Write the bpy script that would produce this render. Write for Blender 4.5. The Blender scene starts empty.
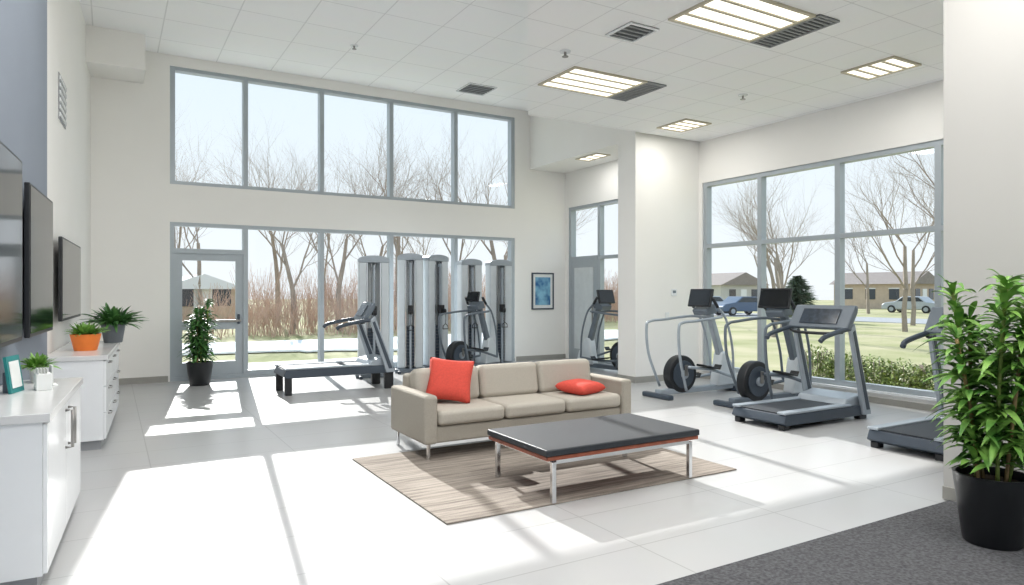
import bpy, math, random
from mathutils import Vector, Matrix
random.seed(7)
scene = bpy.context.scene
try:
    scene.view_settings.view_transform = 'Standard'
    scene.view_settings.look = 'None'
    scene.view_settings.exposure = 0.22
except Exception as e:
    print(e)

# ------------------------------------------------------------ materials
def lin(c):
    return tuple(((v/255)/12.92 if v/255 <= 0.04045 else (((v/255)+0.055)/1.055)**2.4) for v in c)

def mat(name, rgb, rough=0.5, metal=0.0, var=0.04, scale=8.0, bump=0.0, bscale=200.0, emit=None, estr=0.0, coat=0.0):
    m = bpy.data.materials.new(name); m.use_nodes = True
    nt = m.node_tree; b = nt.nodes['Principled BSDF']
    c = lin(rgb)
    g = nt.nodes.new('ShaderNodeNewGeometry')
    n = nt.nodes.new('ShaderNodeTexNoise'); n.inputs['Scale'].default_value = scale
    n.inputs['Detail'].default_value = 3
    nt.links.new(g.outputs['Position'], n.inputs['Vector'])
    r = nt.nodes.new('ShaderNodeValToRGB')
    r.color_ramp.elements[0].position = 0.3; r.color_ramp.elements[1].position = 0.7
    r.color_ramp.elements[0].color = tuple(max(0, v*(1-var)) for v in c)+(1,)
    r.color_ramp.elements[1].color = tuple(min(1, v*(1+var)) for v in c)+(1,)
    nt.links.new(n.outputs['Fac'], r.inputs['Fac'])
    nt.links.new(r.outputs['Color'], b.inputs['Base Color'])
    b.inputs['Roughness'].default_value = rough
    b.inputs['Metallic'].default_value = metal
    if coat: b.inputs['Coat Weight'].default_value = coat
    if bump:
        n2 = nt.nodes.new('ShaderNodeTexNoise'); n2.inputs['Scale'].default_value = bscale
        nt.links.new(g.outputs['Position'], n2.inputs['Vector'])
        bp = nt.nodes.new('ShaderNodeBump'); bp.inputs['Strength'].default_value = bump
        bp.inputs['Distance'].default_value = 0.01
        nt.links.new(n2.outputs['Fac'], bp.inputs['Height'])
        nt.links.new(bp.outputs['Normal'], b.inputs['Normal'])
    if emit:
        b.inputs['Emission Color'].default_value = lin(emit)+(1,)
        b.inputs['Emission Strength'].default_value = estr
    return m

def grid_mat(name, rgb, line, w, h, mortar, ox=0, oy=0, rough=0.5, var=0.03):
    m = bpy.data.materials.new(name); m.use_nodes = True
    nt = m.node_tree; b = nt.nodes['Principled BSDF']
    g = nt.nodes.new('ShaderNodeNewGeometry')
    mp = nt.nodes.new('ShaderNodeMapping'); mp.inputs['Location'].default_value = (-ox, -oy, 0)
    nt.links.new(g.outputs['Position'], mp.inputs['Vector'])
    br = nt.nodes.new('ShaderNodeTexBrick'); br.offset = 0; br.squash = 1
    c = lin(rgb)
    br.inputs['Color1'].default_value = tuple(v*(1-var) for v in c)+(1,)
    br.inputs['Color2'].default_value = tuple(min(1, v*(1+var)) for v in c)+(1,)
    br.inputs['Mortar'].default_value = lin(line)+(1,)
    br.inputs['Scale'].default_value = 1
    br.inputs['Mortar Size'].default_value = mortar
    br.inputs['Mortar Smooth'].default_value = 0.2
    br.inputs['Brick Width'].default_value = w
    br.inputs['Row Height'].default_value = h
    nt.links.new(mp.outputs['Vector'], br.inputs['Vector'])
    n = nt.nodes.new('ShaderNodeTexNoise'); n.inputs['Scale'].default_value = 2.5; n.inputs['Detail'].default_value = 6
    nt.links.new(g.outputs['Position'], n.inputs['Vector'])
    mx = nt.nodes.new('ShaderNodeMix'); mx.data_type = 'RGBA'; mx.blend_type = 'MULTIPLY'
    mx.inputs[0].default_value = 0.04
    nt.links.new(br.outputs['Color'], mx.inputs[6]); nt.links.new(n.outputs['Color'], mx.inputs[7])
    nt.links.new(mx.outputs[2], b.inputs['Base Color'])
    b.inputs['Roughness'].default_value = rough
    return m

M = {}
M['wall'] = mat('wall_paint', (245,243,239), 0.7, var=.01, scale=1.5)
M['wall2'] = mat('wall_paint_grey', (200,198,194), 0.7, var=.01, scale=1.5)
M['accent'] = mat('accent_paint', (130,138,150), 0.7, var=.02, scale=1.5)
M['floor'] = grid_mat('floor_tile', (187,187,187), (160,160,160), 1.2, .6, .005, 0.3, 0.1, rough=0.28, var=.015)
M['ceil_hi'] = grid_mat('ceiling_tile_hi', (253,253,253), (230,230,230), .906, .906, .01, .68, .3, rough=.85, var=.003)
M['ceil_lo'] = grid_mat('ceiling_tile_lo', (252,252,252), (228,228,228), .6, .6, .007, .45, .2, rough=.85, var=.003)
M['carpet'] = mat('carpet_charcoal', (86,86,89), 0.95, var=.45, scale=55, bump=.6, bscale=180)
M['alu'] = mat('window_aluminium', (172,180,186), 0.4, metal=.2, var=.02)
M['base'] = mat('baseboard_grey', (160,158,152), 0.5)
M['white'] = mat('white_laminate', (238,240,242), 0.25, var=.01)
M['ctop'] = mat('counter_top_white', (222,222,222), 0.2, var=.015)
M['plinth'] = mat('plinth_grey', (150,152,155), 0.5)
M['chrome'] = mat('chrome', (215,217,220), 0.12, metal=1.0, var=.01)
M['steel'] = mat('brushed_steel', (150,148,145), 0.3, metal=.9, var=.03)
M['black'] = mat('black_plastic', (30,32,36), 0.4, var=.08)
M['blackmat'] = mat('black_rubber', (46,50,56), 0.6, var=.15, scale=60)
M['dkgrey'] = mat('dark_grey_plastic', (64,74,86), 0.4, var=.05)
M['grey'] = mat('mid_grey_plastic', (106,116,126), 0.4, var=.04)
M['silver'] = mat('silver_frame', (166,175,184), 0.3, metal=.25, var=.03)
M['ltgrey'] = mat('light_grey_shroud', (212,219,224), 0.3, metal=.1, var=.03)
M['screen'] = mat('screen_glass', (20,23,28), 0.08, var=.2, scale=3)
M['screenlit'] = mat('console_display', (50,60,72), 0.15, var=.4, scale=18)
M['fabric'] = mat('sofa_fabric', (166,160,149), 0.9, var=.05, scale=90, bump=.3, bscale=500)
M['fabric2'] = mat('sofa_cushion_fabric', (180,174,163), 0.9, var=.05, scale=90, bump=.3, bscale=500)
M['red'] = mat('coral_fabric', (212,78,64), 0.85, var=.08, scale=60, bump=.3, bscale=400)
M['pad'] = mat('black_leather', (38,42,48), 0.5, var=.1, scale=30)
M['wood'] = mat('cherry_wood', (142,76,54), 0.4, var=.2, scale=14)
M['potblack'] = mat('black_pot_glaze', (28,30,33), 0.3, var=.1)
M['potgrey'] = mat('grey_pot', (104,110,116), 0.6, var=.1)
M['potorange'] = mat('orange_pot', (232,124,46), 0.5, var=.05)
M['soil'] = mat('soil', (60,45,34), 0.95, var=.4, scale=60)
M['stem'] = mat('plant_stem', (120,138,66), 0.7, var=.2, scale=30)
M['cane'] = mat('plant_cane', (150,125,85), 0.8, var=.25, scale=40)
def leafmat(name, a, b):
    m = mat(name, a, .45, var=.25, scale=9)
    r = [n for n in m.node_tree.nodes if n.type == 'VALTORGB'][0]
    r.color_ramp.elements[0].color = lin(a)+(1,); r.color_ramp.elements[1].color = lin(b)+(1,)
    return m
M['leaf'] = leafmat('leaf_green', (62,118,44), (146,190,92))
M['leaf2'] = leafmat('leaf_dark_green', (44,92,48), (104,154,84))
M['hedge'] = leafmat('hedge_leaf', (92,120,54), (166,178,98))
M['bark'] = mat('bark', (158,146,136), 0.9, var=.12, scale=3)
M['twig'] = mat('thicket_twig', (196,168,152), 0.9, var=.15, scale=1.5)
M['pine'] = leafmat('pine_needles', (88,108,88), (126,144,120))
M['snow'] = mat('snow', (236,240,246), .8, var=.02, scale=1)
M['concrete'] = mat('pale_concrete', (214,213,210), .8, var=.03, scale=2)
M['road'] = mat('asphalt', (160,163,168), .9, var=.05, scale=2)
M['brick'] = mat('house_siding', (196,178,162), .8, var=.08, scale=4)
M['roof'] = mat('roof_shingle', (146,136,132), .8, var=.1, scale=4)
M['carp1'] = mat('car_paint_silver', (180,188,198), .3, metal=.3)
M['carp2'] = mat('car_paint_blue', (90,108,134), .3, metal=.3)
M['glassdk'] = mat('car_glass', (60,68,78), .1)
M['frost'] = mat('frosted_panel', (214,220,222), .5)
M['grille'] = mat('vent_grille', (150,152,154), .6)
M['grilledk'] = mat('vent_dark', (80,82,84), .8)
M['lamp'] = mat('lamp_diffuser', (255,252,240), .6, emit=(255,250,236), estr=1.2)
M['louver'] = mat('lamp_louver', (196,187,166), .5)
M['teal'] = mat('teal_card', (40,130,130), .5)
M['paper'] = mat('paper_white', (234,236,234), .7)

def lawn_mat():
    m = bpy.data.materials.new('lawn'); m.use_nodes = True
    nt = m.node_tree; b = nt.nodes['Principled BSDF']; b.inputs['Roughness'].default_value = .95
    g = nt.nodes.new('ShaderNodeNewGeometry')
    n = nt.nodes.new('ShaderNodeTexNoise'); n.inputs['Scale'].default_value = .35; n.inputs['Detail'].default_value = 8
    nt.links.new(g.outputs['Position'], n.inputs['Vector'])
    r = nt.nodes.new('ShaderNodeValToRGB')
    r.color_ramp.elements[0].position = .35; r.color_ramp.elements[0].color = lin((144,148,98))+(1,)
    r.color_ramp.elements[1].position = .65; r.color_ramp.elements[1].color = lin((184,176,142))+(1,)
    nt.links.new(n.outputs['Fac'], r.inputs['Fac']); nt.links.new(r.outputs['Color'], b.inputs['Base Color'])
    return m
M['lawn'] = lawn_mat()

def rug_mat():
    m = bpy.data.materials.new('rug_weave'); m.use_nodes = True
    nt = m.node_tree; b = nt.nodes['Principled BSDF']; b.inputs['Roughness'].default_value = .95
    g = nt.nodes.new('ShaderNodeNewGeometry')
    mp = nt.nodes.new('ShaderNodeMapping'); mp.inputs['Scale'].default_value = (.06, 1, 1)
    nt.links.new(g.outputs['Position'], mp.inputs['Vector'])
    n = nt.nodes.new('ShaderNodeTexNoise'); n.inputs['Scale'].default_value = 38; n.inputs['Detail'].default_value = 5
    nt.links.new(mp.outputs['Vector'], n.inputs['Vector'])
    n2 = nt.nodes.new('ShaderNodeTexNoise'); n2.inputs['Scale'].default_value = 180
    nt.links.new(g.outputs['Position'], n2.inputs['Vector'])
    mm = nt.nodes.new('ShaderNodeMath'); mm.operation = 'MULTIPLY_ADD'; mm.inputs[1].default_value = .35
    nt.links.new(n2.outputs['Fac'], mm.inputs[0]); nt.links.new(n.outputs['Fac'], mm.inputs[2])
    r = nt.nodes.new('ShaderNodeValToRGB')
    r.color_ramp.elements[0].position = .5; r.color_ramp.elements[0].color = lin((110,101,93))+(1,)
    r.color_ramp.elements[1].position = .82; r.color_ramp.elements[1].color = lin((156,147,137))+(1,)
    nt.links.new(mm.outputs[0], r.inputs['Fac']); nt.links.new(r.outputs['Color'], b.inputs['Base Color'])
    return m
M['rug'] = rug_mat()

def art_mat():
    m = bpy.data.materials.new('abstract_print'); m.use_nodes = True
    nt = m.node_tree; b = nt.nodes['Principled BSDF']; b.inputs['Roughness'].default_value = .4
    g = nt.nodes.new('ShaderNodeNewGeometry')
    n = nt.nodes.new('ShaderNodeTexNoise'); n.inputs['Scale'].default_value = 5
    nt.links.new(g.outputs['Position'], n.inputs['Vector'])
    r = nt.nodes.new('ShaderNodeValToRGB')
    r.color_ramp.elements[0].position = .35; r.color_ramp.elements[0].color = lin((38,98,155))+(1,)
    r.color_ramp.elements[1].position = .65; r.color_ramp.elements[1].color = lin((140,195,220))+(1,)
    nt.links.new(n.outputs['Fac'], r.inputs['Fac']); nt.links.new(r.outputs['Color'], b.inputs['Base Color'])
    return m
M['art'] = art_mat()

def glass_mat():
    m = bpy.data.materials.new('window_glass'); m.use_nodes = True
    nt = m.node_tree; nt.nodes.remove(nt.nodes['Principled BSDF'])
    out = nt.nodes['Material Output']
    t = nt.nodes.new('ShaderNodeBsdfTransparent'); t.inputs['Color'].default_value = (.97,.985,.99,1)
    gl = nt.nodes.new('ShaderNodeBsdfGlossy'); gl.inputs['Roughness'].default_value = .02
    mx = nt.nodes.new('ShaderNodeMixShader'); mx.inputs[0].default_value = .03
    nt.links.new(t.outputs[0], mx.inputs[1]); nt.links.new(gl.outputs[0], mx.inputs[2])
    nt.links.new(mx.outputs[0], out.inputs['Surface'])
    return m
M['glass'] = glass_mat()

# ------------------------------------------------------------ helpers
def root(name, loc=(0,0,0), rz=0.0, scale=1.0):
    e = bpy.data.objects.new(name, None); e.empty_display_size = .1
    scene.collection.objects.link(e)
    e.location = loc; e.rotation_euler = (0,0,rz); e.scale = (scale,)*3
    return e

def mobj(name, verts, faces, m, parent=None, smooth=False, bevel=0, seg=2, loc=(0,0,0), rot=(0,0,0), subsurf=0):
    me = bpy.data.meshes.new(name); me.from_pydata([tuple(v) for v in verts], [], faces); me.update()
    o = bpy.data.objects.new(name, me); scene.collection.objects.link(o)
    if m is not None: me.materials.append(m)
    if parent: o.parent = parent
    o.location = loc; o.rotation_euler = rot
    if smooth:
        for p in me.polygons: p.use_smooth = True
    if bevel:
        md = o.modifiers.new('bevel', 'BEVEL'); md.width = bevel; md.segments = seg; md.limit_method = 'ANGLE'
        for p in me.polygons: p.use_smooth = True
        try:
            me.set_sharp_from_angle(angle=math.radians(35))
        except Exception: pass
        wn = o.modifiers.new('wn', 'WEIGHTED_NORMAL')
    return o

BF = [(0,3,2,1),(4,5,6,7),(0,1,5,4),(1,2,6,5),(2,3,7,6),(3,0,4,7)]
def box(name, x, y, z, m, parent=None, bevel=0, rot=(0,0,0), seg=2):
    cx, cy, cz = (x[0]+x[1])/2, (y[0]+y[1])/2, (z[0]+z[1])/2
    a, b, c = abs(x[1]-x[0])/2, abs(y[1]-y[0])/2, abs(z[1]-z[0])/2
    v = [(-a,-b,-c),(a,-b,-c),(a,b,-c),(-a,b,-c),(-a,-b,c),(a,-b,c),(a,b,c),(-a,b,c)]
    return mobj(name, v, BF, m, parent, bevel=bevel, loc=(cx,cy,cz), rot=rot, seg=seg)

def prism(name, pts, z0, z1, m, parent=None, bevel=0):
    n = len(pts)
    v = [(p[0],p[1],z0) for p in pts]+[(p[0],p[1],z1) for p in pts]
    f = [tuple(reversed(range(n))), tuple(range(n,2*n))]+[(i,(i+1)%n,n+(i+1)%n,n+i) for i in range(n)]
    return mobj(name, v, f, m, parent, bevel=bevel)

def side_prism(name, pts, y0, y1, m, parent=None, bevel=0):
    """profile in xz, extruded along y"""
    n = len(pts)
    v = [(p[0],y0,p[1]) for p in pts]+[(p[0],y1,p[1]) for p in pts]
    f = [tuple(range(n)), tuple(reversed(range(n,2*n)))]+[(i,n+i,n+(i+1)%n,(i+1)%n) for i in range(n)]
    return mobj(name, v, f, m, parent, bevel=bevel)

def cyl(name, p0, p1, r, m, parent=None, r2=None, seg=24, bevel=0):
    p0, p1 = Vector(p0), Vector(p1); r2 = r if r2 is None else r2
    d = (p1-p0); L = d.length; q = d.to_track_quat('Z','Y')
    v = []
    for k,(rr,zz) in enumerate(((r,0),(r2,L))):
        for i in range(seg):
            a = 2*math.pi*i/seg
            v.append(p0+q@Vector((rr*math.cos(a), rr*math.sin(a), zz)))
    f = [tuple(reversed(range(seg))), tuple(range(seg,2*seg))]+[(i,(i+1)%seg,seg+(i+1)%seg,seg+i) for i in range(seg)]
    o = mobj(name, v, f, m, parent, bevel=bevel)
    if not bevel:
        for p in o.data.polygons: p.use_smooth = True
        try: o.data.set_sharp_from_angle(angle=math.radians(40))
        except Exception: pass
    return o

def catmull(pts, n=6):
    P = [Vector(p) for p in pts]; P = [P[0]*2-P[1]]+P+[P[-1]*2-P[-2]]
    out = []
    for i in range(1, len(P)-2):
        for k in range(n):
            t = k/n
            out.append(.5*((2*P[i])+(-P[i-1]+P[i+1])*t+(2*P[i-1]-5*P[i]+4*P[i+1]-P[i+2])*t*t+(-P[i-1]+3*P[i]-3*P[i+1]+P[i+2])*t**3))
    out.append(P[-2]); return out

def tube(name, pts, r, m, parent=None, smooth=True, seg=12, sy=1.0):
    pts = catmull(pts) if smooth else [Vector(p) for p in pts]
    v = []; n = len(pts)
    prev = None
    for i,p in enumerate(pts):
        t = (pts[min(i+1,n-1)]-pts[max(i-1,0)]).normalized()
        if prev is None:
            ref = Vector((0,1,0)) if abs(t.y) < .9 else Vector((0,0,1))
            a = t.cross(ref).normalized()
        else:
            a = (prev-t*prev.dot(t)).normalized()
        prev = a; b = t.cross(a)
        for k in range(seg):
            an = 2*math.pi*k/seg
            v.append(p+a*r*math.cos(an)+b*r*sy*math.sin(an))
    f = []
    for i in range(n-1):
        for k in range(seg):
            f.append((i*seg+k, i*seg+(k+1)%seg, (i+1)*seg+(k+1)%seg, (i+1)*seg+k))
    f.append(tuple(reversed(range(seg)))); f.append(tuple(range((n-1)*seg, n*seg)))
    return mobj(name, v, f, m, parent, smooth=True)

def lathe(name, prof, m, parent=None, loc=(0,0,0), seg=36):
    v = []; n = len(prof)
    for i in range(seg):
        a = 2*math.pi*i/seg
        for r,z in prof: v.append((r*math.cos(a), r*math.sin(a), z))
    f = []
    for i in range(seg):
        j = (i+1)%seg
        for k in range(n-1):
            f.append((i*n+k, j*n+k, j*n+k+1, i*n+k+1))
    o = mobj(name, v, f, m, parent, smooth=True, loc=loc)
    try: o.data.set_sharp_from_angle(angle=math.radians(45))
    except Exception: pass
    return o

def cushion(name, sx, sy, sz, m, parent, loc, rot=(0,0,0), puff=.5, pinch=0.0, n=14):
    v = []; f = []
    for side in (1,-1):
        for i in range(n+1):
            for j in range(n+1):
                u = -1+2*i/n; w = -1+2*j/n
                edge = (1-abs(u)**(4))*(1-abs(w)**(4))
                h = (edge**puff) if edge > 0 else 0
                px = u*(1-pinch*(1-w*w)*abs(u)**3*1.0); py = w*(1-pinch*(1-u*u)*abs(w)**3)
                cr = .06*(abs(u*w))**6
                v.append((px*sx/2*(1-cr), py*sy/2*(1-cr), side*h*sz/2))
    o_ = (n+1)**2
    for i in range(n):
        for j in range(n):
            a = i*(n+1)+j; b = a+1; c = a+n+2; d = a+n+1
            f.append((a,d,c,b)); f.append((o_+a,o_+b,o_+c,o_+d))
    ob = mobj(name, v, f, m, parent, smooth=True, loc=loc, rot=rot)
    md = ob.modifiers.new('weld','WELD'); md.merge_threshold = .001
    return ob

# ------------------------------------------------------------ room shell
CZ, LZ = 5.5, 4.15
floor = box('floor', (-2.5,9.15), (-4,13.0), (-.2,0), M['floor'])
carpet = box('floor_carpet', (1.2,5.18), (-4,2.62), (0,.012), M['carpet'])
box('ceiling', (-2.5,9.15), (-4,13.0), (CZ,CZ+.2), M['ceil_hi'])
prism('ceiling_lowered', [(0,0),(5.372,8.65),(8.95,8.65),(8.95,-4),(0,-4)], LZ, CZ, M['ceil_lo'])

BX = [.865,2.07,3.42,4.79,6.2,7.615]
Y0 = 12.8
wb = root('wall_back')
box('left_part', (-1.5,BX[0]), (Y0,13.0), (0,CZ), M['wall'], wb)
box('right_part', (BX[-1],9.15), (Y0,13.0), (0,CZ), M['wall'], wb)
box('header', (BX[0],BX[-1]), (Y0,13.0), (5.32,CZ), M['wall'], wb)
box('band', (BX[0],BX[-1]), (Y0,13.0), (2.69,3.33), M['wall'], wb)
box('sill', (BX[0],BX[-1]), (Y0,13.0), (0,.06), M['alu'], wb)
XR = 8.95
wr = root('wall_right')
for nm,y,z in (('top',(2.5,12.8),(3.42,CZ)),('mid_pier',(8.62,9.6),(0,3.42)),('near_pier',(2.5,3.3),(0,3.42)),('sill',(3.3,8.62),(0,.14)),('corner',(12.68,12.8),(0,3.42))):
    box(nm, (XR,9.15), y, z, M['wall'], wr)
box('wall_pillar', (7.5,8.95), (8.7,9.15), (0,CZ), M['wall'])
box('wall_partition', (5.2,5.45), (-4,2.67), (0,LZ), M['wall2'])
box('wall_near_right', (5.45,8.95), (2.5,2.67), (0,LZ), M['wall2'])
box('ceiling_soffit_entry', (8.0,8.95), (9.15,12.8), (4.22,CZ), M['wall'])
box('ceiling_soffit_corner', (-.5,.47), (12.0,12.8), (4.95,CZ), M['wall'])
# left wall, slightly splayed
AL = -math.atan(.0559)
lw = root('wall_left', (-.985,0,0), AL)
box('panel', (-.2,0), (-4,12.85), (0,CZ), M['wall'], lw)
box('accent', (0,.06), (-4,7.6), (0,CZ), M['accent'], lw)
box('baseboard_left', (0,.015), (9.95,12.8), (0,.1), M['base'], lw)
# baseboards
box('baseboard_back', (-.25,BX[0]-.03), (Y0-.015,Y0), (0,.1), M['base'])
box('baseboard_back_right', (BX[-1]+.03,8.95), (Y0-.015,Y0), (0,.1), M['base'])
box('baseboard_pillar', (7.485,8.95), (8.685,8.7), (0,.1), M['base'])
box('baseboard_pillar_side', (7.485,7.5), (8.7,9.15), (0,.1), M['base'])
box('baseboard_right', (XR-.015,XR), (2.67,8.685), (0,.08), M['base'])
box('baseboard_partition', (5.185,5.2), (-4,2.67), (0.012,.1), M['base'])
box('trim_sill_right', (XR-.05,9.1), (3.3,8.62), (.14,.17), M['white'])

# windows : frames
def win_x(name, xs, z0, z1, zm=(), skip_glass=()):
    w = root(name, (0,0,0))
    t = .04; ya, yb = Y0+.02, Y0+.18
    for i,x in enumerate(xs):
        box('mullion_%d'%i, (x-t, x+t), (ya,yb), (z0,z1), M['alu'], w)
    for i in range(len(xs)-1):
        a, b = xs[i]+t, xs[i+1]-t
        box('rail_top_%d'%i, (a,b), (ya,yb), (z1-.06,z1), M['alu'], w)
        box('rail_bottom_%d'%i, (a,b), (ya,yb), (z0,z0+.06), M['alu'], w)
        for k,z in enumerate(zm):
            box('rail_mid_%d_%d'%(i,k), (a,b), (ya,yb), (z-.03,z+.03), M['alu'], w)
        if i not in skip_glass:
            mobj('glass_%d'%i, [(a,Y0+.09,z0),(b,Y0+.09,z0),(b,Y0+.09,z1),(a,Y0+.09,z1)], [(0,1,2,3)], M['glass'], w)
    return w
win_x('window_1', [BX[0]+.04]+BX[1:-1]+[BX[-1]-.04], 3.33, 5.32)
win_x('window_2', BX[1:-1]+[BX[-1]-.04], .06, 2.69)
# door bay in back wall
d = root('door_1', (0,0,0))
xa, xb = BX[0], BX[1]-.04
box('frame_left', (xa,xa+.07), (Y0+.02,Y0+.16), (.06,2.69), M['alu'], d)
box('frame_top', (xa+.07,xb), (Y0+.02,Y0+.16), (2.63,2.69), M['alu'], d)
box('transom_bar', (xa+.07,xb), (Y0+.02,Y0+.16), (2.17,2.25), M['alu'], d)
box('stile_left', (xa+.07,xa+.19), (Y0+.05,Y0+.11), (.06,2.17), M['alu'], d)
box('stile_right', (xb-.12,xb), (Y0+.05,Y0+.11), (.06,2.17), M['alu'], d)
box('rail_top', (xa+.19,xb-.12), (Y0+.05,Y0+.11), (2.05,2.17), M['alu'], d)
box('rail_mid', (xa+.19,xb-.12), (Y0+.05,Y0+.11), (.86,1.0), M['alu'], d)
box('rail_bottom', (xa+.19,xb-.12), (Y0+.05,Y0+.11), (.06,.3), M['alu'], d)
box('push_bar', (xa+.2,xb-.04), (Y0-.03,Y0+.0), (.98,1.03), M['steel'], d, bevel=.01)
box('lever', (xb-.1,xb-.06), (Y0-.03,Y0+.05), (.95,1.12), M['dkgrey'], d, bevel=.01)
mobj('glass', [(xa,Y0+.08,.06),(xb,Y0+.08,.06),(xb,Y0+.08,2.69),(xa,Y0+.08,2.69)], [(0,1,2,3)], M['glass'], d)

def win_y(name, ys, z0, z1, zm=()):
    w = root(name)
    t = .04; a_, b_ = XR+.03, XR+.15
    for i,y in enumerate(ys):
        box('mullion_%d'%i, (a_,b_), (y-t,y+t), (z0,z1), M['alu'], w)
    for i in range(len(ys)-1):
        a, b = min(ys[i],ys[i+1])+t, max(ys[i],ys[i+1])-t
        box('rail_top_%d'%i, (a_,b_), (a,b), (z1-.07,z1), M['alu'], w)
        box('rail_bottom_%d'%i, (a_,b_), (a,b), (z0,z0+.07), M['alu'], w)
        for k,z in enumerate(zm):
            box('rail_mid_%d_%d'%(i,k), (a_,b_), (a,b), (z-.035,z+.035), M['alu'], w)
        mobj('glass_%d'%i, [(XR+.09,a,z0),(XR+.09,b,z0),(XR+.09,b,z1),(XR+.09,a,z1)], [(0,1,2,3)], M['glass'], w)
win_y('window_3', [8.58,7.42,6.06,4.68,3.34], .17, 3.42, (2.31,))
win_y('window_4', [11.6,10.6,9.64], 0.0, 3.42, (2.25,))
d = root('door_2')
box('frame_far', (XR+.02,XR+.16), (12.6,12.68), (0,3.42), M['alu'], d)
box('frame_top', (XR+.02,XR+.16), (11.64,12.6), (3.35,3.42), M['alu'], d)
box('transom_bar', (XR+.02,XR+.16), (11.64,12.6), (2.2,2.3), M['alu'], d)
box('leaf_frame', (XR+.03,XR+.09), (11.645,12.6), (0,2.2), M['alu'], d)
box('leaf_panel', (XR+.01,XR+.03), (11.78,12.46), (.25,2.05), M['frost'], d)
cyl('handle', (XR-.03,11.75,.85), (XR-.03,11.75,1.25), .014, M['steel'], d)
box('handle_mount_1', (XR-.03,XR+.03), (11.74,11.76), (.88,.9), M['steel'], d)
box('handle_mount_2', (XR-.03,XR+.03), (11.74,11.76), (1.2,1.22), M['steel'], d)
mobj('glass', [(XR+.09,11.64,2.3),(XR+.09,12.6,2.3),(XR+.09,12.6,3.42),(XR+.09,11.64,3.42)], [(0,1,2,3)], M['glass'], d)

# ------------------------------------------------------------ ceiling fixtures
def troffer(x, y, z, vent=None, n=3, watts=31):
    e = root('ceiling_light', (0,0,0))
    x0,x1 = x; y0,y1 = y; f = .035; zb = z-.02
    box('frame_a', (x0,x1), (y0,y0+f), (zb,z), M['louver'], e)
    box('frame_b', (x0,x1), (y1-f,y1), (zb,z), M['louver'], e)
    box('frame_c', (x0,x0+f), (y0+f,y1-f), (zb,z), M['louver'], e)
    box('frame_d', (x1-f,x1), (y0+f,y1-f), (zb,z), M['louver'], e)
    box('diffuser', (x0+f,x1-f), (y0+f,y1-f), (z-.008,z-.001), M['lamp'], e)
    for i in range(1,n+1):
        yy = y0+(y1-y0)*i/(n+1)
        box('louver_%d'%i, (x0+f,x1-f), (yy-.016,yy+.016), (zb,z-.008), M['louver'], e)
    L = bpy.data.lights.new('lamp_tubes', 'AREA'); L.shape = 'RECTANGLE'; L.size = x1-x0-.1; L.size_y = y1-y0-.1
    L.energy = watts*(x1-x0)*(y1-y0)/.92; L.color = (1,.985,.96)
    lo = bpy.data.objects.new('lamp_tubes', L); scene.collection.objects.link(lo); lo.parent = e
    lo.location = ((x0+x1)/2,(y0+y1)/2,z-.03)
def vent(x, y, z, n=8, name='ceiling_vent', square=False):
    e = root(name)
    x0,x1 = x; y0,y1 = y; f=.025
    box('back', (x0,x1), (y0,y1), (z-.006,z-.001), M['grilledk'], e)
    for nm,a,b in (('f1',(x0,x1),(y0,y0+f)),('f2',(x0,x1),(y1-f,y1)),('f3',(x0,x0+f),(y0+f,y1-f)),('f4',(x1-f,x1),(y0+f,y1-f))):
        box(nm, a, b, (z-.02,z-.001), M['white'] if square else M['grille'], e)
    for i in range(1,n):
        yy = y0+(y1-y0)*i/n
        box('slat_%d'%i, (x0+f,x1-f), (yy-.012,yy+.012), (z-.016,z-.006), M['grille'], e)
troffer((4.65,5.8), (4.13,4.92), LZ); vent((5.81,6.12), (4.1,4.92), LZ, 14)
troffer((4.68,5.8), (6.5,7.3), LZ); vent((5.81,6.12), (6.5,7.3), LZ, 14)
troffer((7.55,8.1), (4.4,5.05), LZ, n=3); troffer((7.55,8.1), (7.6,8.25), LZ, n=3)
troffer((8.15,8.5), (10.6,11.3), 4.22, n=2)
# unseen fixtures added out of view as fill light for walls and ceiling
for (x,y) in ((1.9,1.75),(1.9,-.65),(3.6,1.75),(3.6,-.65)): troffer((x,x+1.15),(y,y+.8),LZ)
for (x,y) in ((.2,3.2),(.2,5.4),(-.1,.6)): troffer((x,x+1.15),(y,y+.8),CZ, watts=66)
vent((4.38,4.75), (5.15,5.55), LZ, 5, square=True)
vent((5.9,6.5), (11.6,12.2), CZ, 6, square=True)
def sprinkler(x,y,z):
    e = root('fire_sprinkler', (x,y,z))
    cyl('escutcheon', (0,0,-.016), (0,0,-.001), .06, M['white'], e)
    cyl('stem', (0,0,-.06), (0,0,-.016), .014, M['steel'], e)
    cyl('deflector', (0,0,-.066), (0,0,-.06), .035, M['steel'], e)
sprinkler(4.3,6.15,LZ); sprinkler(1.2,9.6,CZ); sprinkler(3.4,10.8,CZ); sprinkler(7.3,6.3,LZ)
e = root('wall_vent', (-.985,0,0), AL)
box('back', (0.0,.01), (8.9,9.5), (3.4,3.9), M['grille'], e)
for i in range(6): box('slat_%d'%i, (.01,.02), (8.93,9.47), (3.43+.08*i,3.47+.08*i), M['white'], e)
e = root('light_switch', (8.2,8.69,1.1)); box('plate', (-.04,.04), (0,.01), (-.06,.06), M['white'], e, bevel=.003); box('rocker', (-.015,.015), (-.006,0), (-.03,.03), M['paper'], e)
e = root('thermostat', (8.35,8.7,1.5)); box('body', (-.06,.06), (-.02,0), (-.06,.06), M['white'], e, bevel=.006); box('display', (-.035,.035), (-.023,-.02), (-.01,.035), M['grey'], e)

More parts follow.
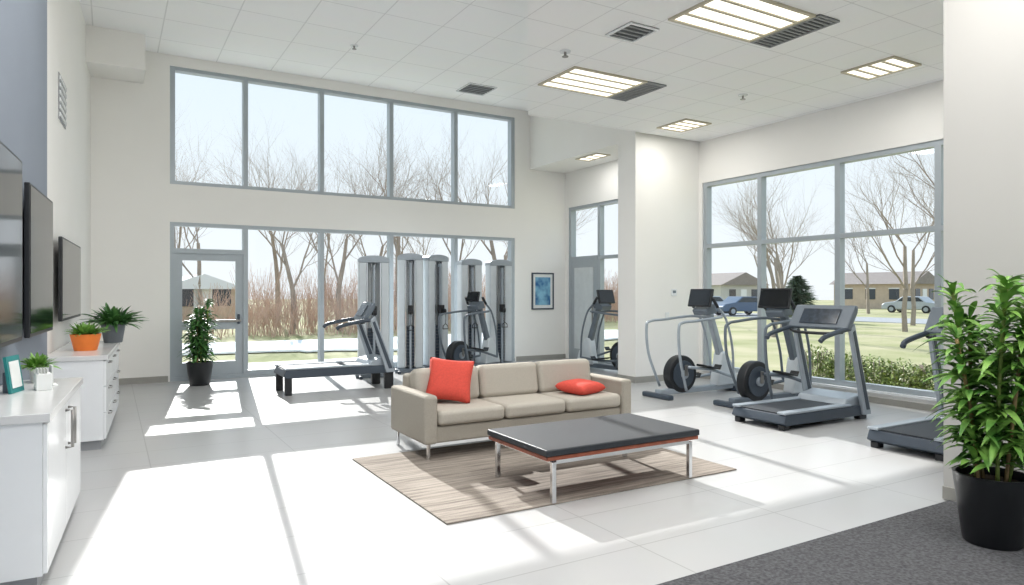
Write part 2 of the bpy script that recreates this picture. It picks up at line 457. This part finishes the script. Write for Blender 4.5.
# ------------------------------------------------------------ tvs (left wall)
def tv(y0, y1, z0, z1, x0=.06):
    e = root('wall_tv', (-.985,0,0), AL)
    box('body', (x0+.05,x0+.085), (y0,y1), (z0,z1), M['black'], e, bevel=.006)
    box('screen', (x0+.085,x0+.088), (y0+.02,y1-.02), (z0+.03,z1-.02), M['screen'], e)
    box('bracket', (x0,x0+.05), ((y0+y1)/2-.25,(y0+y1)/2+.25), ((z0+z1)/2-.2,(z0+z1)/2+.2), M['dkgrey'], e)
tv(4.55,5.75,1.17,2.4); tv(6.05,7.25,1.17,2.3); tv(8.45,10.3,1.2,2.08,0.0)

# ------------------------------------------------------------ counters
def counter(x0,x1,y0,y1,name,doors,drawers=False):
    e = root(name, (-.985,0,0), AL)
    box('plinth', (x0,x1-.06), (y0+.04,y1-.02), (0,.09), M['plinth'], e)
    box('carcass', (x0,x1-.035), (y0+.012,y1-.012), (.09,.855), M['white'], e, bevel=.002)
    box('worktop', (x0,x1), (y0,y1), (.855,.9), M['ctop'], e, bevel=.004)
    w = (y1-y0-.03)/doors
    for i in range(doors):
        a = y0+.015+i*w+.004; b = a+w-.008
        if drawers:
            for k in range(3):
                z0 = .1+k*.252
                box('drawer_%d_%d'%(i,k), (x1-.034,x1-.015), (a,b), (z0,z0+.244), M['white'], e, bevel=.003)
                tube('pull_%d_%d'%(i,k), [(x1-.015,(a+b)/2-.08,z0+.2),(x1+.012,(a+b)/2-.08,z0+.2),(x1+.012,(a+b)/2+.08,z0+.2),(x1-.015,(a+b)/2+.08,z0+.2)], .006, M['steel'], e, smooth=False, seg=8)
        else:
            box('cabinet_door_%d'%i, (x1-.034,x1-.015), (a,b), (.1,.845), M['white'], e, bevel=.003)
            yy = b-.06 if i%2 == 0 else a+.06
            tube('pull_%d'%i, [(x1-.015,yy,.58),(x1+.02,yy,.58),(x1+.02,yy,.8),(x1-.015,yy,.8)], .009, M['steel'], e, smooth=False, seg=8)
    return e
counter(.07,.5,4.12,5.75,'storage_counter',2)
counter(.015,.54,7.62,9.9,'drawer_counter',3,True)

# ------------------------------------------------------------ plants
def add_leaf(v, f, base, az, el, L, w, droop, seg=6):
    c, s = math.cos(az), math.sin(az); side = Vector((-s,c,0)); i0 = len(v)
    tw = random.uniform(-.4,.4)
    for k in range(seg+1):
        t = k/seg
        p = Vector(base)+Vector((c,s,0))*(L*t*math.cos(el))+Vector((0,0,1))*(L*t*math.sin(el)-droop*t*t)
        ww = w*.5*math.sin(math.pi*min(1,(t*.93+.07)))**.8
        sd = (side+Vector((0,0,tw*.6))).normalized()
        v += [p-sd*ww+Vector((0,0,ww*.35)), p, p+sd*ww+Vector((0,0,ww*.35))]
    for k in range(seg):
        a = i0+k*3
        f.append((a,a+1,a+4,a+3)); f.append((a+1,a+2,a+5,a+4))
def pot(e, r, h, m, seg=40):
    lathe('pot', [(0,0),(r*.72,0),(r*.76,.01),(r,h*.93),(r*1.02,h),(r*.93,h),(r*.9,h*.86),(0,h*.86)], m, e)
    lathe('soil', [(0,h*.88),(r*.9,h*.88)], M['soil'], e)
def cane_plant(name, loc, r, h, top, spread, nst, leafL, leafW, potm, leafm, dens=9, z_start=.25):
    e = root(name, loc); pot(e, r, h, potm)
    v=[]; f=[]
    for s in range(nst):
        a = 2*math.pi*s/nst+random.uniform(-.4,.4)
        hh = (top-h)*random.uniform(.62,1.0) if s else (top-h)
        b = Vector((r*.4*math.cos(a), r*.4*math.sin(a), h*.85)); t = Vector((spread*.35*math.cos(a), spread*.35*math.sin(a), h+hh*.9))
        mid = (b+t)/2+Vector((.02*math.cos(a*3), .02*math.sin(a*2),0))
        tube('cane_%d'%s, [b,mid,t], .011, M['cane'] if s%2 else M['stem'], e, seg=8)
        pts = catmull([b,mid,t], 12); m_ = len(pts)
        for k in range(int(m_*z_start), m_):
            fr = k/m_
            for q in range(dens):
                az = random.uniform(0,2*math.pi)
                L = leafL*random.uniform(.65,1.1)*(1.0 if fr<.8 else .85)
                add_leaf(v, f, pts[k]+Vector((0,0,random.uniform(-.03,.03))), az, random.uniform(.15,1.0)+(.3 if fr>.85 else 0), L, leafW*random.uniform(.7,1.1), L*random.uniform(.3,.75))
    mobj('foliage', v, f, leafm, e, smooth=True)
    return e
def bushy_plant(name, loc, r, h, n, leafL, leafW, potm, leafm, emin=.1, dmax=.8):
    e = root(name, loc); pot(e, r, h, potm)
    v=[]; f=[]
    for i in range(n):
        az = random.uniform(0,2*math.pi); el = random.uniform(emin,1.45)
        b = (r*.5*random.random()*math.cos(az), r*.5*random.random()*math.sin(az), h*.88)
        L = leafL*random.uniform(.6,1.1)
        add_leaf(v, f, b, az, el, L, leafW*random.uniform(.7,1.1), L*random.uniform(.2,dmax))
    mobj('foliage', v, f, leafm, e, smooth=True)
    return e
cane_plant('potted_floor_plant', (1.25,12.1,0), .2, .38, 1.42, .32, 5, .26, .05, M['potblack'], M['leaf2'], dens=6, z_start=.15)
cane_plant('potted_bamboo_plant', (4.53,2.05,.012), .2, .41, 1.64, .6, 7, .25, .048, M['potblack'], M['leaf'], dens=6, z_start=.12)
bushy_plant('potted_tabletop_fern', (-.22,8.35,.9), .14, .17, 260, .2, .03, M['potorange'], M['leaf'], emin=.5, dmax=.5)
bushy_plant('potted_broadleaf_plant', (.03,9.5,.9), .13, .22, 190, .4, .055, M['potgrey'], M['leaf2'], emin=.4, dmax=.6)
bushy_plant('potted_succulent', (-.42,5.56,.9), .05, .1, 160, .15, .022, M['paper'], M['leaf'], emin=.4, dmax=.5)
e = root('framed_card', (-.5,5.05,.9), math.radians(-15))
box('frame', (-.008,.008), (-.09,.09), (0,.22), M['teal'], e, rot=(0,math.radians(-8),0)); box('print', (.009,.011), (-.065,.065), (.03,.19), M['paper'], e, rot=(0,math.radians(-8),0))
box('easel', (-.05,-.01), (-.02,.02), (0,.12), M['grey'], e)
e = root('brochure_box', (-.36,5.12,.9), math.radians(10))
box('box_body', (-.04,.04), (-.07,.07), (0,.1), M['paper'], e, bevel=.003); box('label', (.0405,.042), (-.05,.05), (.02,.08), M['teal'], e)
for i in range(4): box('leaflet_%d'%i, (-.03+.015*i,-.027+.015*i), (-.06,.06), (.1,.13), M['paper'], e)
e = root('display_card', (-.33,5.33,.9), math.radians(10))
box('panel', (-.005,.005), (-.06,.06), (0,.13), M['paper'], e); box('label', (.0055,.0065), (-.04,.04), (.04,.1), M['teal'], e); box('foot', (-.03,.03), (-.06,.06), (0,.006), M['paper'], e)

# ------------------------------------------------------------ picture
e = root('framed_picture', (8.33,Y0,1.53))
W,H=.29,.41
box('frame_l', (-W,-W+.03), (-.03,0), (-H,H), M['dkgrey'], e); box('frame_r', (W-.03,W), (-.03,0), (-H,H), M['dkgrey'], e)
box('frame_t', (-W+.03,W-.03), (-.03,0), (H-.03,H), M['dkgrey'], e); box('frame_b', (-W+.03,W-.03), (-.03,0), (-H,-H+.03), M['dkgrey'], e)
box('mat_board', (-W+.03,W-.03), (-.015,0), (-H+.03,H-.03), M['paper'], e)
box('print', (-W+.09,W-.09), (-.018,-.015), (-H+.1,H-.1), M['art'], e)

# ------------------------------------------------------------ rug, sofa, table
box('area_rug', (1.87,4.56), (4.0,6.0), (0,.012), M['rug'], bevel=.004)
s = root('sofa', (3.56,5.98,.0))
for i,(x,y) in enumerate(((-1.12,-.37),(1.12,-.37),(-1.12,.37),(1.12,.37))):
    b0 = .012 if y < 0 else 0.0
    cyl('leg_%d'%i, (x,y,b0), (x,y,.16), .016, M['chrome'], s, r2=.02)
box('base', (-1.06,1.06), (-.39,.40), (.15,.3), M['fabric'], s, bevel=.02)
for nm,a,b in (('arm_left',-1.18,-1.05),('arm_right',1.05,1.18)):
    box(nm, (a,b), (-.43,.43), (.15,.585), M['fabric'], s, bevel=.03, seg=4)
box('back_frame', (-1.06,1.06), (.27,.43), (.15,.70), M['fabric'], s, bevel=.035, seg=4)
for i in range(3):
    c = -.70+.70*i
    box('seat_cushion_%d'%i, (c-.345,c+.345), (-.43,.2), (.305,.44), M['fabric2'], s, bevel=.045, seg=5)
    box('back_cushion_%d'%i, (c-.345,c+.345), (.08,.28), (.42,.76), M['fabric2'], s, bevel=.06, seg=5, rot=(math.radians(-9),0,0))
cushion('throw_pillow', .46, .46, .17, M['red'], None, (2.83,5.99,.655), (math.radians(62),math.radians(6),math.radians(-28)), puff=.6, pinch=.12)
cushion('throw_pillow.001', .46, .40, .13, M['red'], None, (4.28,5.84,.505), (math.radians(4),0,math.radians(18)), puff=.6, pinch=.12)

t = root('coffee_table', (3.36,4.41,.012))
box('padded_top', (-.74,.74), (-.44,.44), (.335,.385), M['pad'], t, bevel=.012, seg=3)
box('wood_edge', (-.73,.73), (-.43,.43), (.305,.333), M['wood'], t, bevel=.003)
for i,(x,y) in enumerate(((-.66,-.4),(.66,-.4),(-.66,.4),(.66,.4))):
    box('leg_%d'%i, (x-.017,x+.017), (y-.017,y+.017), (0,.29), M['chrome'], t, bevel=.003)
for sx in (-1,1): box('end_rail_%d'%sx, (sx*.66-.015,sx*.66+.015), (-.383,.383), (.275,.305), M['chrome'], t)
for sy in (-1,1): box('side_rail_%d'%sy, (-.643,.643), (sy*.4-.015,sy*.4+.015), (.275,.305), M['chrome'], t)

# ------------------------------------------------------------ machines
def treadmill(loc, rz=0, L=1.55, lift=0.0, small=False):
    e = root('treadmill', loc, rz); h = L/2; z = lift
    side_prism('deck_frame', [(-h,.08+z),(-h+.04,.17+z),(h-.05,.17+z),(h,.1+z),(h-.05,.05+z),(-h+.06,.05+z)], -.36, .36, M['dkgrey'], e, bevel=.01)
    box('belt', (-h+.05,h-.42), (-.25,.25), (.171+z,.185+z), M['blackmat'], e, bevel=.004)
    for sy in (-1,1):
        box('side_rail_%d'%sy, (-h+.02,h-.35), (sy*.31-.055,sy*.31+.055), (.172+z,.2+z), M['silver'], e, bevel=.01)
    side_prism('motor_hood', [(h-.44,.18+z),(h-.38,.25+z),(h-.12,.3+z),(h-.01,.22+z),(h-.01,.12+z),(h-.44,.12+z)], -.33, .33, M['silver'], e, bevel=.025)
    for sy in (-1,1):
        box('foot_front_%d'%sy, (h-.16,h-.02), (sy*.3-.04,sy*.3+.04), (0,.06+z), M['black'], e, bevel=.01)
        box('foot_rear_%d'%sy, (-h+.03,-h+.13), (sy*.3-.04,sy*.3+.04), (0,.06+z), M['black'], e, bevel=.01)
        side_prism('upright_%d'%sy, [(h-.02,.06+z),(h-.16,.06+z),(h-.42,1.08),(h-.34,1.14)], sy*.375-.025, sy*.375+.025, M['silver'], e, bevel=.012)
        side_prism('upright_inlay_%d'%sy, [(h-.06,.12+z),(h-.12,.12+z),(h-.385,1.04),(h-.345,1.06)], sy*.375-.03, sy*.375+.03, M['dkgrey'], e)
        tube('handrail_%d'%sy, [(h-.36,sy*.37,1.08),(h-.55,sy*.37,1.06),(h-.85,sy*.37,1.0),(h-.93,sy*.36,.95)], .028, M['dkgrey'], e)
    tube('cross_handle', [(h-.5,-.35,1.04),(h-.56,-.2,1.02),(h-.56,.2,1.02),(h-.5,.35,1.04)], .018, M['black'], e)
    w = .4 if not small else .24
    side_prism('console', [(h-.5,1.08),(h-.42,1.05),(h-.28,1.26),(h-.27,1.34),(h-.33,1.35)], -w, w, M['grey'], e, bevel=.02)
    dx, dz = .17, .27
    o = box('display', (0,.008), (-w*.62,w*.62), (-.1,.1), M['screenlit'], e)
    o.location = (h-.42-.006,0,1.218); o.rotation_euler = (0,math.atan2(dx,dz),0)
    return e
treadmill((7.02,5.2,0)); treadmill((7.1,3.6,0))
treadmill((3.0,10.5,0), 0, 1.7, .2, True)

def elliptical(loc, rz=0, hx=-.85, dark=False, scr=(.44,.27)):
    e = root('elliptical_trainer', loc, rz)
    fr = M['grey'] if dark else M['silver']
    box('base_beam', (-.75,.8), (-.06,.06), (.04,.12), fr, e, bevel=.015)
    box('rear_foot', (-.8,-.7), (-.28,.28), (0,.07), M['dkgrey'], e, bevel=.02)
    box('front_foot', (.72,.84), (-.3,.3), (0,.08), M['dkgrey'], e, bevel=.02)
    cyl('flywheel_housing', (-.32,-.07,.32), (-.32,.07,.32), .27, M['black'], e, seg=40, bevel=.02)
    for sy in (-1,1):
        cyl('flywheel_ring_%d'%sy, (-.32,sy*.071,.32), (-.32,sy*.085,.32), .2, M['dkgrey'], e, seg=36, bevel=.005)
        cyl('flywheel_hub_%d'%sy, (-.32,sy*.085,.32), (-.32,sy*.12,.32), .06, M['silver'], e, seg=20)
        box('crank_%d'%sy, (-.345,-.295), (sy*.13-.012,sy*.13+.012), (.2 if sy>0 else .3,.34 if sy>0 else .46), M['steel'], e, bevel=.005)
        z0 = .23 if sy > 0 else .43
        tube('pedal_arm_%d'%sy, [(-.32,sy*.17,z0),(.1,sy*.2,z0*.8+.03),(.55,sy*.22,.24)], .022, fr, e)
        side_prism('footplate_%d'%sy, [(-.12,z0*.9+.05),(.22,z0*.8+.03),(.26,z0*.8+.1),(.22,z0*.8+.05),(-.12,z0*.9+.08)], sy*.2-.07, sy*.2+.07, M['black'], e, bevel=.008)
        tube('swing_arm_%d'%sy, [(.55,sy*.22,.24),(.5,sy*.24,.7),(.36,sy*.25,1.1),(.2,sy*.24,1.28),(.12,sy*.22,1.4)], .018, fr, e)
        cyl('grip_%d'%sy, (.2,sy*.24,1.28), (.12,sy*.22,1.41), .024, M['black'], e, r2=.024)
        tube('handrail_%d'%sy, [(.34,sy*.06,1.12),(.2,sy*.3,1.14),(-.3,sy*.33,1.1),(hx+.08,sy*.33,1.08),(hx,sy*.33,1.0),(hx+.03,sy*.32,.6),(hx+.2,sy*.27,.12)], .02, fr, e)
    side_prism('front_shroud', [(.36,.1),(.82,.1),(.74,.34),(.56,.62),(.46,.6)], -.09, .09, M['ltgrey'], e, bevel=.03)
    side_prism('post', [(.66,.3),(.54,.3),(.2,1.3),(.28,1.32)], -.045, .045, fr, e, bevel=.015)
    side_prism('console_bracket', [(.3,1.2),(.1,1.16),(.06,1.24),(.24,1.34)], -.14, .14, M['grey'], e, bevel=.015)
    w,h = scr
    o = box('screen_body', (-.02,.02), (-w/2,w/2), (-h/2,h/2), M['black'], e, bevel=.008, rot=(0,math.radians(14),0)); o.location = (.1,0,1.42)
    o = box('screen_glass', (-.001,.001), (-w/2+.02,w/2-.02), (-h/2+.02,h/2-.02), M['screen'], e, rot=(0,math.radians(14),0)); o.location = (.0785,0,1.4255)
    return e
elliptical((7.45,7.3,0), 0, hx=-.66)
elliptical((7.72,6.2,0), 0, hx=-.5, dark=True, scr=(.5,.28))
elliptical((8.2,10.25,0), math.radians(100), hx=-.6, dark=True)
elliptical((5.95,11.7,0), math.radians(20), hx=-.5, dark=True, scr=(.3,.2))

def cable_tower(loc, rz=0, w=.5, h=2.2, both=True):
    e = root('cable_weight_tower', loc, rz)
    box('base_plate', (-w/2-.05,w/2+.05), (-.32,.25), (0,.07), M['grey'], e, bevel=.015)
    for sx in (-1,1):
        box('shroud_%d'%sx, (sx*w/2-.15 if sx>0 else -w/2,w/2 if sx>0 else -w/2+.15), (-.16,.16), (.07,h), M['ltgrey'], e, bevel=.03, seg=4)
        box('shroud_trim_%d'%sx, (sx*(w/2-.155)-.006,sx*(w/2-.155)+.006), (-.15,.1), (.1,h-.05), M['chrome'], e)
        box('foot_rail_%d'%sx, (sx*(w/2-.03)-.03,sx*(w/2-.03)+.03), (-.48,-.3), (0,.05), M['dkgrey'], e, bevel=.01)
        cyl('guide_rod_%d'%sx, (sx*.035,0,.07), (sx*.035,0,h-.05), .01, M['chrome'], e)
    box('rear_panel', (-w/2+.15,w/2-.15), (.1,.13), (.07,h-.04), M['frost'], e)
    # arched crown
    n = 12; prof = [(-w/2,h-.05)]+[(-w/2*math.cos(math.pi*i/n), h+.01+.07*math.sin(math.pi*i/n)) for i in range(n+1)]+[(w/2,h-.05)]
    side_prism('top_crown', prof, -.17, .17, M['silver'], e, bevel=.01)
    for i in range(12): box('weight_plate_%d'%i, (-w/2+.165,w/2-.165), (-.09,.08), (.12+i*.062,.176+i*.062), M['dkgrey'], e)
    box('pulley_column', (-.02,.02), (-.25,-.19), (.07,h-.1), M['silver'], e, bevel=.008)
    box('column_bracket', (-.02,.02), (-.2,-.15), (h-.16,h-.1), M['silver'], e)
    box('carriage', (-.045,.045), (-.29,-.17), (1.1,1.26), M['black'], e, bevel=.01)
    cyl('pulley', (-.02,-.34,1.14), (.02,-.34,1.14), .05, M['black'], e)
    tube('cable', [(0,-.38,1.14),(0,-.39,1.0),(0,-.38,.9)], .005, M['black'], e, seg=6)
    tube('handle', [(-.06,-.38,.8),(-.05,-.38,.86),(0,-.38,.9),(.05,-.38,.86),(.06,-.38,.8),(-.06,-.38,.8)], .009, M['black'], e, smooth=False, seg=6)
cable_tower((4.08,11.85,0), math.radians(-15), .54, 2.08)
cable_tower((4.93,12.2,0), math.radians(-20), .48, 2.16)
cable_tower((5.5,12.35,0), math.radians(10), .46, 2.16)
cable_tower((6.3,12.4,0), math.radians(-10), .44, 2.1)
cable_tower((6.95,12.35,0), math.radians(-10), .48, 2.1)

# ------------------------------------------------------------ outside
box('ground_lawn', (-60,140), (-60,180), (-.5,-.22), M['lawn'])
def blob(name, pts, z, m):
    n = len(pts)
    P = []
    for i in range(n):
        a, b = pts[i], pts[(i+1)%n]
        for k in range(8):
            t = k/8; x = a[0]*(1-t)+b[0]*t; y = a[1]*(1-t)+b[1]*t
            P.append((x+random.uniform(-.25,.25), y+random.uniform(-.25,.25)))
    prism(name, P, z-.05, z, m)
blob('snow_bank', [(-8,20.6),(4,20.0),(8,18.6),(14,18.6),(22,22),(16,25),(8,24),(-8,24.6)], -.14, M['snow'])
box('pavement_walk', (-6,9.4), (13.05,16.6), (-.22,-.12), M['concrete'])
box('bounce_slab', (-8,12), (-14,-4.05), (-.22,-.12), M['concrete'])  # unseen pale slab added behind the camera to bounce light into the room
blob('snow_patch', [(26,9),(36,11),(37,14),(30,12)], -.18, M['snow'])
box('street_road', (38,45), (-40,120), (-.22,-.19), M['road'])

def tube_raw(v, f, p0, p1, r0, r1, n=4):
    d = (p1-p0); q = d.to_track_quat('Z','Y'); i0 = len(v)
    for (p,r) in ((p0,r0),(p1,r1)):
        for k in range(n):
            a = 2*math.pi*k/n
            v.append(p+q@Vector((r*math.cos(a), r*math.sin(a), 0)))
    for k in range(n): f.append((i0+k, i0+(k+1)%n, i0+n+(k+1)%n, i0+n+k))
def tree_mesh(name, seed, H, depth=5):
    rnd = random.Random(seed); v=[]; f=[]
    def grow(p, d, L, r, dep):
        n = 4; q = Vector(p)
        for i in range(n):
            d2 = (d+Vector((rnd.uniform(-.16,.16), rnd.uniform(-.16,.16), rnd.uniform(-.02,.12)))).normalized()
            q2 = q+d2*(L/n); ra = r*(1-.45*i/n); rb = r*(1-.45*(i+1)/n)
            tube_raw(v, f, q, q2, ra, rb, 6 if dep == depth else 3)
            q = q2; d = d2
            if dep > 0 and (i >= 1 or dep < depth):
                for _ in range(2 if i == n-1 else 1):
                    a = rnd.uniform(0,2*math.pi); sp = rnd.uniform(.4,.85)
                    perp = d.orthogonal().normalized(); perp.rotate(Matrix.Rotation(a,3,d))
                    nd = (d*math.cos(sp)+perp*math.sin(sp)+Vector((0,0,.15))).normalized()
                    grow(q, nd, L*rnd.uniform(.55,.75), rb*.55, dep-1)
    grow((0,0,0), Vector((0,0,1)), H*.42, H*.014, depth)
    me = bpy.data.meshes.new(name); me.from_pydata([tuple(a) for a in v], [], f); me.update(); me.materials.append(M['bark'])
    return me
TM = [tree_mesh('bare_tree_mesh_%d'%i, 11+i, 9, 5 if i < 1 else 4) for i in range(4)]
def tree(x, y, s=1.0, k=None, rz=None):
    o = bpy.data.objects.new('bare_tree', TM[k if k is not None else random.randrange(4)])
    scene.collection.objects.link(o); o.location = (x,y,-.25); o.scale = (s,s,s); o.rotation_euler = (0,0,random.uniform(0,6.28) if rz is None else rz)
for x in range(-4, 34, 3):
    tree(x+random.uniform(-1,1), random.uniform(32,42)+ (x*.25 if x>0 else 0), random.uniform(1.0,1.4), random.randrange(1,4))
for x,y,s in ((6.5,29,1.0),(8.8,30,1.1),(11.5,30,1.25),(14.5,30,1.2),(18,32,1.3)): tree(x,y,s,random.randrange(1,4))
for (x,y,s,k) in ((24,11.5,1.1,0),(30,17,1.0,1),(27,21,.95,2),(33,26,1.0,3),(36,20,1.05,1),(22,17.5,.8,3),(54,24,1.1,2),(53,33,1.1,1),(54,42,1.2,3),(49,14,1.0,2),(28,28,.95,1)):
    tree(x,y,s,k)
# thicket
v=[]; f=[]; rnd = random.Random(3)
for i in range(95):
    p = Vector((rnd.uniform(-2.2,2.2), rnd.uniform(-1.6,1.6), 0)); d = Vector((rnd.uniform(-.25,.25), rnd.uniform(-.25,.25), 1)).normalized()
    L = rnd.uniform(1.0,3.0); r = rnd.uniform(.010,.018)
    q = p+d*L*.5; tube_raw(v,f,p,q,r,r*.7,3)
    for _ in range(5):
        d2 = (d+Vector((rnd.uniform(-.5,.5), rnd.uniform(-.5,.5), 0))).normalized()
        tube_raw(v,f,p+d*L*rnd.uniform(.25,.5),q+d2*L*.45,r*.6,r*.35,3)
tk = bpy.data.meshes.new('thicket_mesh'); tk.from_pydata([tuple(a) for a in v], [], f); tk.update(); tk.materials.append(M['twig'])
def thicket(x,y,s):
    o = bpy.data.objects.new('bare_thicket', tk); scene.collection.objects.link(o); o.location=(x,y,-.22); o.scale=(1.1,1.1,s); o.rotation_euler=(0,0,random.uniform(0,6.28))
for i in range(16):
    if i != 3: thicket(-4+i*2.2, 28.5+random.uniform(-1,1)+max(0,i-7)*.7, random.uniform(.6,1.05))
for i in range(12):
    if i not in (1,2): thicket(-2+i*3.2, 33+random.uniform(-1,1)+max(0,i-5)*.9, random.uniform(1.1,1.5))
def round_evergreen(x,y,h):
    e = root('evergreen_tree', (x,y,-.25)); v=[]; f=[]
    cyl('trunk', (0,0,0), (0,0,h*.9), h*.02, M['bark'], e, r2=.01, seg=8)
    for i in range(1300):
        t = random.random(); z = h*(.1+.8*t); R = h*.42*math.sin(math.pi*(.28+.66*t))+.05
        add_leaf(v,f,(0,0,z),random.uniform(0,6.28),random.uniform(0,.5),R*random.uniform(.7,1.1),.12,R*.2,3)
    mobj('needles', v, f, M['pine'], e)
round_evergreen(35,26.2,3.0)
def shrub(x,y,r,h):
    e = root('garden_shrub', (x,y,-.22)); v=[]; f=[]
    for i in range(9):
        a=random.uniform(0,6.28); tube('branch_%d'%i, [(0,0,0),(r*.3*math.cos(a),r*.3*math.sin(a),h*.4),(r*.6*math.cos(a),r*.6*math.sin(a),h*.8)], .008, M['bark'], e, seg=5)
    for i in range(900):
        a = random.uniform(0,6.28); b = math.acos(random.uniform(-.2,1)); rr = random.uniform(.45,1)
        p = (r*rr*math.sin(b)*math.cos(a), r*rr*math.sin(b)*math.sin(a), h*.35+h*.55*rr*math.cos(b))
        add_leaf(v,f,p,random.uniform(0,6.28),random.uniform(-.2,1.2),.1,.035,.03,2)
    mobj('foliage', v, f, M['hedge'], e)
for i in range(7): shrub(10.25+random.uniform(-.1,.15), 4.3+i*.5, .42, .85+random.uniform(-.1,.12))
def car(loc, rz, m):
    e = root('parked_car', loc, rz)
    side_prism('body', [(-2.2,.3),(-2.25,.75),(-1.9,.9),(-1.35,.95),(-.85,1.38),(.45,1.4),(1.05,.98),(1.95,.85),(2.2,.65),(2.2,.3)], -.85, .85, m, e, bevel=.06)
    side_prism('side_glass', [(-1.2,.97),(-.78,1.32),(.4,1.33),(.9,.98)], -.86, .86, M['glassdk'], e)
    for x in (-1.4,1.35):
        for y in (-.8,.8):
            cyl('wheel', (x,y-.1,.32), (x,y+.1,.32), .32, M['black'], e); cyl('rim', (x,y-.11,.32), (x,y+.11,.32), .18, M['silver'], e)
car((40.5,35.2,-.19), math.radians(170), M['carp2']); car((42.5,40.5,-.19), math.radians(160), M['carp1']); car((58.5,32.5,-.22), math.radians(95), M['carp1'])
def house(loc, rz, w, dd, h, wm, rm, name='house'):
    e = root(name, loc, rz)
    box('walls', (-w/2,w/2), (-dd/2,dd/2), (0,h), wm, e)
    side = [(-w/2-.4,h),(0,h+w*.22),(w/2+.4,h)]
    y0,y1=-dd/2-.4,dd/2+.4
    side_prism('roof', side, y0, y1, rm, e)
    for i,yy in enumerate((-dd*.3,0,dd*.3)):
        box('house_window_%d'%i, (-w/2-.04,-w/2), (yy-.5,yy+.5), (1.0,2.1), M['glassdk'], e); box('window_trim_%d'%i, (-w/2-.06,-w/2-.04), (yy-.55,yy+.55), (2.1,2.2), M['white'], e)
    for i,xx in enumerate((-w*.25,w*.25)):
        box('front_window_%d'%i, (xx-.5,xx+.5), (-dd/2-.04,-dd/2), (1.0,2.1), M['glassdk'], e)
    box('front_door', (-.45,.45), (-dd/2-.05,-dd/2), (0,2.1), M['white'], e)
house((72,43,-.22), math.radians(5), 6, 8, 2.6, M['brick'], M['roof'])
house((66,61,-.22), math.radians(-5), 7, 9, 2.6, M['wall2'], M['roof'])
house((4.0,41,-.22), math.radians(5), 3.6, 4, 1.9, M['brick'], M['snow'], 'garden_shed')

# ------------------------------------------------------------ light
w = bpy.data.worlds.new('sky'); scene.world = w; w.use_nodes = True
nt = w.node_tree; bg = nt.nodes['Background']
tc = nt.nodes.new('ShaderNodeTexCoord'); sx = nt.nodes.new('ShaderNodeSeparateXYZ'); rp = nt.nodes.new('ShaderNodeValToRGB')
nt.links.new(tc.outputs['Generated'], sx.inputs[0]); nt.links.new(sx.outputs['Z'], rp.inputs['Fac']); nt.links.new(rp.outputs['Color'], bg.inputs['Color'])
rp.color_ramp.elements[0].position = 0.0; rp.color_ramp.elements[0].color = (.93,.97,1.0,1)
rp.color_ramp.elements[1].position = .6; rp.color_ramp.elements[1].color = (.68,.86,1.0,1)
bg.inputs['Strength'].default_value = .92
sun = bpy.data.lights.new('sun', 'SUN'); sun.energy = 6.0; sun.angle = math.radians(.45); sun.color = (1,.975,.94)
so = bpy.data.objects.new('sun', sun); scene.collection.objects.link(so)
so.rotation_euler = Vector((-.13,-1,-.54)).to_track_quat('-Z','Y').to_euler()
so.location = (0,20,20)

cam = bpy.data.cameras.new('camera'); co = bpy.data.objects.new('camera', cam); scene.collection.objects.link(co)
co.location = (0,0,1.5); co.rotation_euler = (math.radians(90),0,math.radians(-30.5))
cam.sensor_width = 36; cam.lens = 36*682/1024; cam.clip_end = 500
scene.camera = co
